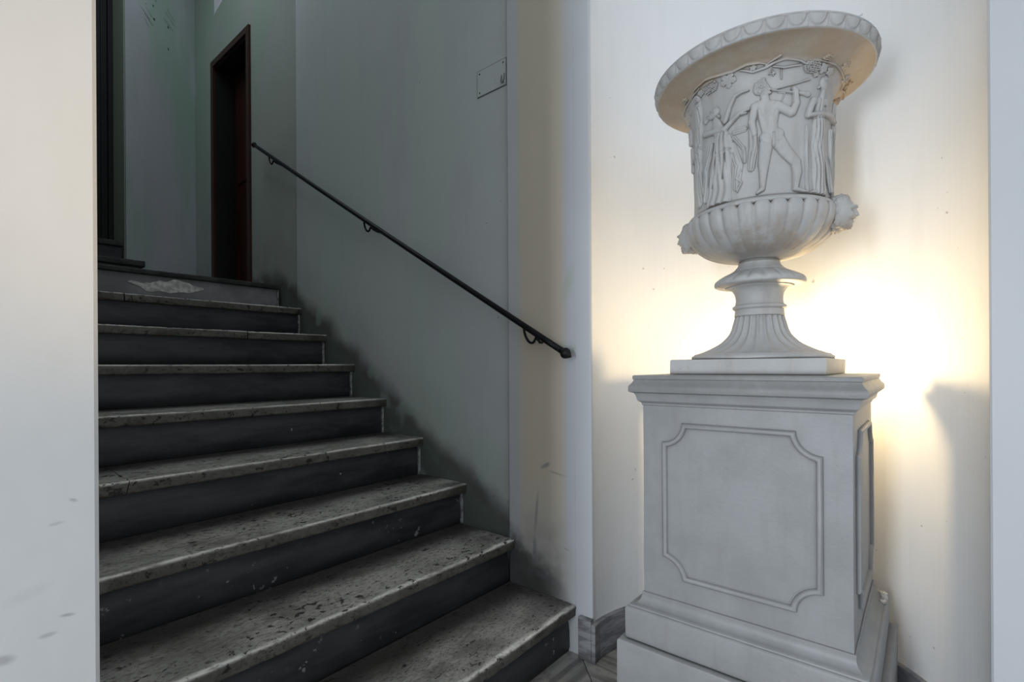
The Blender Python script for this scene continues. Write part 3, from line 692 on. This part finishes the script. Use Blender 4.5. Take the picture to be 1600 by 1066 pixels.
# ---- carved frieze: shapes given as (theta, height, radius mm); every figure is its own carved relief
REL = {'F':{'piper':[('c',[(3.4149,0.7509,20.01),(3.4503,0.7454,16.16)],11),('c',[(3.4148,0.7595,17.7),(3.4526,0.7747,1.54)],10),('c',[(3.4543,0.7338,10.0),(3.4701,0.7126,11.54)],8),('c',[(3.4897,0.7365,7.69),(3.5254,0.7345,3.85)],10),('c',[(3.5173,0.7438,3.85),(3.5412,0.7414,1.54)],10),('c',[(3.3832,0.743,5.39),(3.399,0.7402,4.62)],12),('c',[(3.3743,0.7074,13.08),(3.5906,0.7015,13.08)],9),('c',[(3.4302,0.6955,20.01),(3.4699,0.6668,16.93)],9),('c',[(3.5604,0.6911,17.7),(3.5505,0.6644,16.16)],9),('c',[(3.5,0.6658,22.31),(3.5263,0.6358,20.77)],9.5),('c',[(3.4693,0.6174,16.16),(3.4937,0.6067,13.85)],13),('c',[(3.6164,0.622,18.47),(3.5998,0.6131,15.39)],13),('c',[(3.338,0.7057,12.31),(3.2916,0.6657,10.0),(3.323,0.6305,7.69)],13),('d',[(3.3071,0.6439,11.54),(3.3094,0.5971,12.31),(3.278,0.5409,9.23)],9),('c',[(3.615,0.6993,13.08),(3.8001,0.6778,11.54)],13),('c',[(3.8134,0.6778,10.77),(3.8692,0.7017,8.85),(3.8559,0.7301,6.92)],14),('c',[(3.8507,0.7341,8.46),(3.8194,0.7399,4.62)],14),('c',[(3.549,0.7403,1.92),(3.7948,0.731,3.08),(3.9762,0.7285,5.77),(4.0459,0.7281,8.46)],8),('c',[(3.5886,0.7416,1.54),(3.8139,0.7505,2.31),(4.0514,0.7661,3.08)],6),('c',[(3.6294,0.7325,1.54),(3.7214,0.731,1.54),(3.672,0.7073,1.54)],3),('c',[(3.4814,0.6036,17.7),(3.4436,0.5499,14.62),(3.4369,0.5205,10.77),(3.4251,0.4801,6.92)],11),('c',[(3.4251,0.4788,6.92),(3.3592,0.4695,4.62)],11),('c',[(3.6372,0.6041,19.24),(3.7392,0.5736,16.93),(3.8647,0.548,14.62)],12),('c',[(3.8735,0.548,13.85),(3.8981,0.5188,12.31),(3.8649,0.4762,6.92)],12),('c',[(3.8594,0.4736,7.31),(4.05,0.4629,3.85)],11),('g',[(3.5711,0.5929,3.46),(3.567,0.6264,2.31)],5),('g',[(3.5002,0.6992,5.39),(3.5182,0.636,3.85)],2.2),('g',[(3.4121,0.6008,2.31),(3.5426,0.5953,2.31)],1.6),('g',[(3.6001,0.5998,2.31),(3.6959,0.6053,2.31)],1.6),('g',[(3.39,0.695,1.92),(3.4299,0.6767,1.92)],2),('g',[(3.5908,0.6841,1.92),(3.5709,0.6701,1.92)],2),('g',[(3.3658,0.6918,1.54),(3.3728,0.6537,1.54)],4),('n',[(3.4147,0.7633,20.01),(3.4267,0.7431,19.24)],4)],'dancer':[('c',[(2.7703,0.7287,14.62),(2.7047,0.7237,11.54)],11),('n',[(2.7075,0.7324,18.47),(2.631,0.7265,15.39)],5),('c',[(2.638,0.7295,11.54),(2.5787,0.7166,6.16)],8),('c',[(2.828,0.7134,4.62),(2.8456,0.7084,2.31)],11),('c',[(2.7716,0.7046,11.54),(2.8201,0.6696,19.24)],9),('c',[(2.5678,0.6818,9.23),(2.91,0.6683,8.85),(3.0536,0.6863,6.54),(3.1426,0.6987,5.77)],13),('c',[(3.1426,0.6987,5.77),(3.2645,0.701,3.08)],13),('c',[(3.1639,0.6939,3.46),(3.2269,0.6937,2.31)],12),('c',[(2.9252,0.6905,8.46),(3.0025,0.726,6.54),(3.0732,0.7487,5.39)],11),('c',[(3.0732,0.7487,5.77),(3.1599,0.7532,4.62),(3.2521,0.7533,2.69)],11),('d',[(2.8623,0.6487,23.08),(2.8648,0.6131,30.01),(2.8178,0.5538,35.39),(2.7754,0.4752,43.09)],12),('c',[(2.9512,0.6426,11.54),(3.0113,0.6038,10.0)],9),('d',[(2.6857,0.6394,7.69),(2.564,0.5706,8.46),(2.5316,0.4894,10.0)],12),('d',[(3.0622,0.6528,9.23),(3.1928,0.653,8.46)],6),('d',[(3.0495,0.6363,6.16),(3.1789,0.6011,5.39),(3.194,0.5616,3.85)],6),('d',[(3.0242,0.6161,10.0),(3.1107,0.5548,11.54),(3.0735,0.4957,9.23)],6),('c',[(3.1363,0.5406,3.46),(3.0746,0.5219,3.08),(3.1474,0.5077,3.08),(3.0859,0.484,2.31)],8),('g',[(2.8656,0.6153,3.08),(3.0,0.608,2.31)],4),('g',[(2.9145,0.601,2.31),(2.8744,0.5326,1.92)],6),('g',[(2.7698,0.6107,2.31),(2.6967,0.5162,2.31)],6)],'elder':[('c',[(2.4687,0.7929,13.85),(2.4569,0.7784,12.31)],11),('n',[(2.4759,0.7944,16.93),(2.4569,0.7784,15.39)],5),('d',[(2.4394,0.7756,15.39),(2.4212,0.7215,17.7),(2.3938,0.6581,16.93)],12),('d',[(2.3654,0.6794,19.24),(2.3406,0.615,19.24),(2.3438,0.4985,21.54)],12),('c',[(2.4411,0.6589,8.46),(2.3085,0.6366,6.92),(2.1722,0.628,4.62)],14),('n',[(2.4411,0.6589,10.0),(2.2885,0.6334,7.69)],5),('c',[(2.4076,0.5817,6.16),(2.5134,0.5091,4.62)],12),('c',[(2.0257,0.7383,8.46),(1.994,0.7011,8.46)],11),('n',[(2.0257,0.7383,10.0),(1.9821,0.6971,10.0)],6),('d',[(2.0742,0.6748,10.0),(2.061,0.6118,10.0)],10)],'matron':[('c',[(4.3277,0.7687,14.62),(4.3232,0.7584,13.85)],11),('n',[(4.3449,0.7761,16.16),(4.3982,0.7691,13.85)],5),('c',[(4.2302,0.7519,3.46),(4.2205,0.7487,1.92)],10),('c',[(4.3336,0.7442,7.69),(4.3176,0.7289,9.23)],9),('c',[(4.1667,0.7107,9.23),(4.412,0.7211,11.54)],9),('d',[(4.28,0.7107,17.7),(4.272,0.6728,19.24)],10),('c',[(4.143,0.7142,9.23),(4.0917,0.6922,8.46),(4.0566,0.6749,7.69)],13),('c',[(4.0487,0.6705,6.92),(4.27,0.6819,7.69),(4.5381,0.6902,6.92),(4.7994,0.6862,6.16)],15),('d',[(4.2665,0.6641,22.31),(4.2437,0.6003,25.39),(4.2748,0.5421,25.39),(4.3025,0.4765,27.7)],13),('c',[(4.2059,0.6327,11.54),(4.1889,0.565,9.23)],10),('d',[(4.5927,0.6504,7.69),(4.704,0.4904,10.0)],10),('d',[(4.044,0.6455,4.62),(4.051,0.4667,5.39)],6),('d',[(4.3683,0.5708,5.39),(4.5322,0.5175,6.92),(4.632,0.4847,6.16)],14),('c',[(4.181,0.469,6.92),(4.0959,0.4635,3.85)],11),('c',[(4.3799,0.4723,6.16),(4.2966,0.4671,3.46)],11),('g',[(4.0494,0.6622,1.92),(4.3461,0.6737,1.92)],3),('n',[(4.7386,0.6861,8.46),(4.8152,0.6829,7.69)],4)],'reveller':[('c',[(5.5419,0.8291,11.54),(5.6778,0.838,10.77)],11),('n',[(5.4735,0.824,13.08),(5.6778,0.838,11.54)],5),('d',[(4.8539,0.7377,10.77),(4.8371,0.6991,12.31),(4.8357,0.6629,12.31)],12),('d',[(4.8358,0.6542,11.54),(4.8372,0.6106,11.54),(4.8308,0.5514,11.54),(4.8073,0.4815,13.08)],12),('c',[(4.8318,0.6789,5.39),(4.8413,0.6658,4.62),(4.8331,0.644,4.62)],14),('d',[(4.8345,0.6228,8.46),(4.827,0.563,10.0),(4.8296,0.5287,6.92)],12),('c',[(4.8318,0.6526,8.46),(4.8332,0.6089,9.23)],11)]},'V':[[(2.5158,0.8131,3.46),(2.6355,0.8143,3.85),(2.7623,0.8156,3.46),(2.8978,0.8122,3.46),(3.0828,0.8084,4.23),(3.2536,0.8113,3.85),(3.3907,0.8093,3.46),(3.4704,0.8038,2.69)],[(3.1746,0.8056,3.08),(3.3176,0.7944,4.23),(3.4634,0.7973,4.62),(3.5666,0.8051,4.62),(3.6861,0.8089,4.23),(3.8625,0.8046,3.46),(3.958,0.7983,3.08)],[(3.4623,0.8014,2.31),(3.6187,0.8143,2.69)],[(3.554,0.7971,2.69),(3.6878,0.7922,3.08),(3.8824,0.7963,2.69)],[(1.8699,0.8062,3.08),(2.211,0.8045,3.46),(2.4397,0.8069,3.08),(2.6,0.8107,3.08)],[(3.9544,0.7997,3.08),(4.0616,0.8085,3.46),(4.2575,0.8094,3.08),(4.4149,0.8101,3.08)],[(4.4149,0.8101,2.69),(4.6962,0.8091,3.08),(5.1499,0.8125,3.08),(5.5798,0.8381,2.69)],[(5.2681,0.8249,2.31),(5.014,0.8203,2.31)],[(3.5608,0.7862,2.69),(3.5812,0.7821,2.69),(3.5053,0.7819,1.54)],[(3.6533,0.7888,1.92),(3.667,0.7671,1.54)],[(3.5391,0.7914,1.54),(3.5632,0.777,1.54)]],'L':[(3.0057,0.7954,21.5),(4.2353,0.797,15.4),(4.3814,0.7952,13.1),(4.5847,0.8152,13.8),(5.1451,0.8228,13.1),(5.6442,0.8367,10.8),(3.3196,0.8032,9.2),(2.5774,0.8011,11.5),(2.1557,0.7855,9.2),(4.1464,0.7814,9.2)],'G':[(2.7474,0.8002,22.3,15),(2.2627,0.8132,10.0,7),(4.0571,0.7953,21.5,13),(4.8745,0.8123,13.8,8),(1.8921,0.7707,7.7,6),(4.2012,0.814,10.0,6)]}
def surf(th, z):
    r = np.interp(z, PZ, PR); dr = (np.interp(z + .002, PZ, PR) - np.interp(z - .002, PZ, PR)) / .004
    nr = 1 / np.sqrt(1 + dr * dr); nz = -dr * nr
    return r, nr, nz
RM = 190.
def arcz(z):      # arc length along the profile, mm
    zs = np.array(PZ); rs = np.array(PR); s = np.concatenate([[0], np.cumsum(np.hypot(np.diff(zs), np.diff(rs)))])
    return np.interp(z, zs, s) * 1000
def arcz_inv(s):
    zs = np.array(PZ); rs = np.array(PR); ss = np.concatenate([[0], np.cumsum(np.hypot(np.diff(zs), np.diff(rs)))]) * 1000
    return np.interp(s, ss, zs)
def cap(U, V, a, b):
    (x0, y0_, r0), (x1, y1_, r1) = a, b
    dx, dy = x1 - x0, y1_ - y0_; L2 = dx * dx + dy * dy + 1e-9
    t = np.clip(((U - x0) * dx + (V - y0_) * dy) / L2, 0, 1)
    d = np.hypot(U - x0 - t * dx, V - y0_ - t * dy); r = r0 + (r1 - r0) * t
    return d, r
rng = np.random.default_rng(5)
def nz2(U, V, s):
    return np.sin(U * s + 1.3 * np.sin(V * s * .9)) * np.sin(V * s * 1.1 + 1.7 * np.sin(U * s * .7 + 2))
def patch(name, shapes, field, m, parent, step=.9, base=-1.5):
    pts = [p for p in shapes]
    um = min(p[0] - p[2] for p in pts) - 2; uM = max(p[0] + p[2] for p in pts) + 2
    vm = min(p[1] - p[2] for p in pts) - 2; vM = max(p[1] + p[2] for p in pts) + 2
    vm = max(vm, arcz(.4605) + .2); vM = min(vM, arcz(.8365))
    us = np.arange(um, uM, step); vs_ = np.arange(vm, vM, step)
    U, V = np.meshgrid(us, vs_); H = field(U, V)
    keep = H > -.9
    k = keep.copy(); k[1:] |= keep[:-1]; k[:-1] |= keep[1:]; k[:, 1:] |= keep[:, :-1]; k[:, :-1] |= keep[:, 1:]
    H = np.maximum(H, base)
    th = U / RM; z = arcz_inv(V); r, nr, nzz = surf(th, z)
    X = (r + H * .001 * nr); Z = z + H * .001 * nzz
    co = np.stack([X * np.cos(th), X * np.sin(th), Z], -1).reshape(-1, 3)
    n0, n1 = U.shape; idx = np.arange(n0 * n1).reshape(n0, n1)
    f = np.stack([idx[:-1, :-1], idx[:-1, 1:], idx[1:, 1:], idx[1:, :-1]], -1).reshape(-1, 4)
    ok = (k[:-1, :-1] & k[:-1, 1:] & k[1:, 1:] & k[1:, :-1]).reshape(-1)
    f = f[ok]
    par = {}
    def find(a):
        while par.setdefault(a, a) != a: par[a] = par[par[a]]; a = par[a]
        return a
    for a, b_, c_, d_ in f.tolist():
        ra = find(a)
        for o_ in (b_, c_, d_):
            rb = find(o_)
            if rb != ra: par[rb] = ra
    lab = np.array([find(a) for a in f[:, 0].tolist()]); ids, cnt = np.unique(lab, return_counts=True)
    order = np.argsort(-cnt); first = None
    for k_, w_ in enumerate(order):          # a piece that stands apart from the main carving is a part of its own
        if k_ and cnt[w_] < 150: continue
        g = f[lab == ids[w_]]; used, inv = np.unique(g, return_inverse=True)
        nm = name if not k_ or name != 'relief_figure' else 'carved_drapery'
        me = bpy.data.meshes.new(nm); me.from_pydata(co[used].tolist(), [], inv.reshape(-1, 4).tolist()); me.update(); me.shade_smooth(); me.materials.append(m)
        o = link(bpy.data.objects.new(nm, me), parent); first = first or o
    return first
def conv(p): return (p[0] * RM, float(arcz(p[1])), p[2])
for fig in ('piper', 'dancer', 'elder', 'matron', 'reveller'):
    sh = [(k_, [conv(p) for p in pts], amp) for k_, pts, amp in REL['F'][fig]]
    def field(U, V, sh=sh):
        H = np.full(U.shape, -9.)
        for k_, pts, amp in sh:
            if k_ not in 'cd': continue
            tot = 0
            for a, b in zip(pts, pts[1:]):
                d, r = cap(U, V, a, b)
                q = np.clip(d / r, 0, 1)
                h = np.where(d < r, amp * .80 * np.sqrt(np.clip(1 - q ** 2.6, 0, 1)), -(d - r) * 3)
                if k_ == 'd':
                    dx, dy = b[0] - a[0], b[1] - a[1]; L = math.hypot(dx, dy)
                    s_ = ((U - a[0]) * dy - (V - a[1]) * dx) / L / r
                    al = ((U - a[0]) * dx + (V - a[1]) * dy) / L + tot; tot += L
                    nf = max(2, round(pts[0][2] / 5.5))
                    fold = np.abs(np.cos(PI * nf * .5 * s_ + .9 * np.sin(al * .045 + a[0]) + .6)) ** .8
                    h = np.where(h > 0, h * (.45 + .62 * fold), h)
                d1 = H - h; kk = 2.4
                mx = np.maximum(H, h); H = np.where(np.abs(d1) < kk, mx + (kk - np.abs(d1)) ** 2 / (4 * kk), mx)
        for k_, pts, amp in sh:
            if k_ in 'cd': continue
            for a, b in zip(pts, pts[1:]):
                d, r = cap(U, V, a, b); wgt = np.clip(1 - (d / (r * (1.6 if k_ == 'g' else 1))) ** 2, 0, 1)
                if k_ == 'g': H = np.where(H > 0, np.maximum(H - amp * .7 * wgt, .3), H)
                else: H = np.where(H > 0, H + amp * .45 * wgt * nz2(U, V, .75), H)
        return np.minimum(np.where(H > 0, H + .18 * nz2(U, V, .5), H), (V - arcz(.4612)) * 2.5)
    patch('relief_figure', [p for k_, pts, a in sh for p in pts], field, M['urn_vase'], vb)
vl = [[conv(p) for p in l] for l in REL['V']]
def vfield(U, V):
    H = np.full(U.shape, -9.)
    for l in vl:
        for a, b in zip(l, l[1:]):
            r_ = .85
            d, r = cap(U, V, a, b); r = r * r_
            H = np.maximum(H, np.where(d < r, 4.6 * np.sqrt(np.clip(1 - (d / r) ** 2.6, 0, 1)), -(d - r) * 3))
    return H
patch('grape_vine', [p for l in vl for p in l], vfield, M['urn_vase'], vb, .8)
for (th, z, r) in REL['L']:
    u0, v0 = th * RM, float(arcz(z)); rot = rng.uniform(-.6, .6)
    def lf(U, V):
        du, dv = U - u0, V - v0; rad = np.hypot(du, dv); an = np.arctan2(dv, du) + rot
        lim = r * (.62 + .38 * np.abs(np.cos(an * 2.5)) ** .8 + .05 * np.cos(an * 15))
        h = 3.6 * np.sqrt(np.clip(1 - (rad / lim) ** 4, 0, 1)) * (.7 + .3 * rad / r)
        vein = np.clip(1 - np.abs(np.sin(an * 2.5)) * rad / 1.4, 0, 1) * (rad > 1)
        return np.where(rad < lim, h - 1.1 * vein + .3, -(rad - lim) * 2)
    patch('vine_leaf', [(u0, v0, r * 1.1)], lf, M['urn_vase'], vb)
for (th, z, r, nb) in REL['G']:
    u0, v0 = th * RM, float(arcz(z)); bs = []
    for row in range(9):
        for cc in range(9):
            bu = (cc - 4 + (row % 2) * .5) * 5.2 + rng.uniform(-.6, .6); bv = (row - 4) * 4.6 + rng.uniform(-.6, .6)
            if (bu / r) ** 2 + (bv / (r * .8)) ** 2 < 1: bs.append((u0 + bu, v0 + bv, 2.9))
    def gf(U, V):
        H = np.full(U.shape, -9.)
        for bu, bv, br in bs:
            d = np.hypot(U - bu, V - bv); H = np.maximum(H, np.where(d < br, 1.0 + 5 * np.sqrt(np.clip(1 - (d / br) ** 2, 0, 1)), 1 - (d - br) * 3))
        return H
    if bs: patch('grape_cluster', bs, gf, M['urn_vase'], vb, .7)

# ---- mask heads where handles would spring from the bowl
def mask(side):
    bm = bmesh.new(); bmesh.ops.create_icosphere(bm, subdivisions=5, radius=1)
    for v in bm.verts:
        p = v.co.copy(); x, y, z = p                 # face looks along +x, z up, y across
        s = Vector((x * .040, y * .040, z * .051))
        d = 0
        hair = max(0, min(1, (.25 - x) * 2 + max(0, z - .45) * 3)) 
        beard = max(0, min(1, (-z - .45) * 3)) * (1 if x > -.2 else .4)
        curls = .5 + .5 * math.sin(15 * y + 3 * math.sin(8 * z)) * math.sin(15 * z + 3 * math.sin(9 * x + 1))
        d += (hair + beard) * (.003 + .0058 * curls + .003 * noise.noise(p * 7))
        g = lambda a, b, sa, sb: math.exp(-((y - a) / sa) ** 2 - ((z - b) / sb) ** 2) if x > 0 else 0
        d += .008 * g(0, -.04, .16, .2) + .007 * g(0, -.18, .22, .09)                    # nose
        d += .008 * (g(.3, .28, .25, .08) + g(-.3, .28, .25, .08)) + .004 * g(0, .3, .5, .1)  # brow
        d -= .009 * (g(.32, .12, .16, .1) + g(-.32, .12, .16, .1)); d += .0055 * (g(.32, .11, .09, .06) + g(-.32, .11, .09, .06))
        d += .006 * g(0, -.36, .24, .045) - .007 * g(0, -.43, .22, .03) + .006 * g(0, -.50, .2, .05) + .010 * g(0, -.72, .25, .14)
        d += .004 * (g(.42, -.2, .2, .2) + g(-.42, -.2, .2, .2))
        d += .010 * (math.exp(-((abs(y) - .93) / .16) ** 2 - ((z - .02) / .2) ** 2 - ((x + .05) / .14) ** 2))   # ears
        v.co = s + p.normalized() * d
    o = bmo('mask_head', bm, US, ur, True)
    o.location = (0, side * .207, .027 + .424)
    o.rotation_euler = (0, R(6), side * PI / 2)
    o.scale = (.95, .88, .88)
    return o
mask(-1); mask(1)

# ================================================================== LAMP behind the urn
lp = empty('niche_lamp', (PX + .335, .33, EYE - .055))
tag(lp, 'small warm glowing lamp on the niche wall hidden behind the urn foot', 'lamp')
bmo('lamp_bracket', box_bm(-.010, .137, -.010, .010, -.010, .002), M['iron'], lp, bevel=.002)
lathe('lamp_socket', [(.012, .001), (.013, .008), (.013, .016), (.010, .02)], M['iron'], lp, 24)
lathe('bulb', [(.010, .019)] + catmull([(.012, .024), (.019, .036), (.024, .051), (.024, .064), (.019, .078), (.010, .086), (.002, .088)], 3), M['bulb'], lp, 24)
# crumbs of broken plaster in the gap between pedestal and niche
random.seed(12)
for k in range(4):
    bm = bmesh.new(); bmesh.ops.create_icosphere(bm, subdivisions=1, radius=.008 + .006 * random.random())
    for v in bm.verts: v.co *= random.uniform(.6, 1.2)
    t = k / 5
    o = bmo('plaster_crumb', bm, M['raw_plaster'], None, loc=(PX + .19 + .10 * (k / 5), PY - .290 - .004 * random.random(), EYE - .7115 ))
    tag(o, 'crumb of broken plaster on the base moulding right of the pedestal', 'plaster crumb', 'plaster crumbs on the pedestal base')
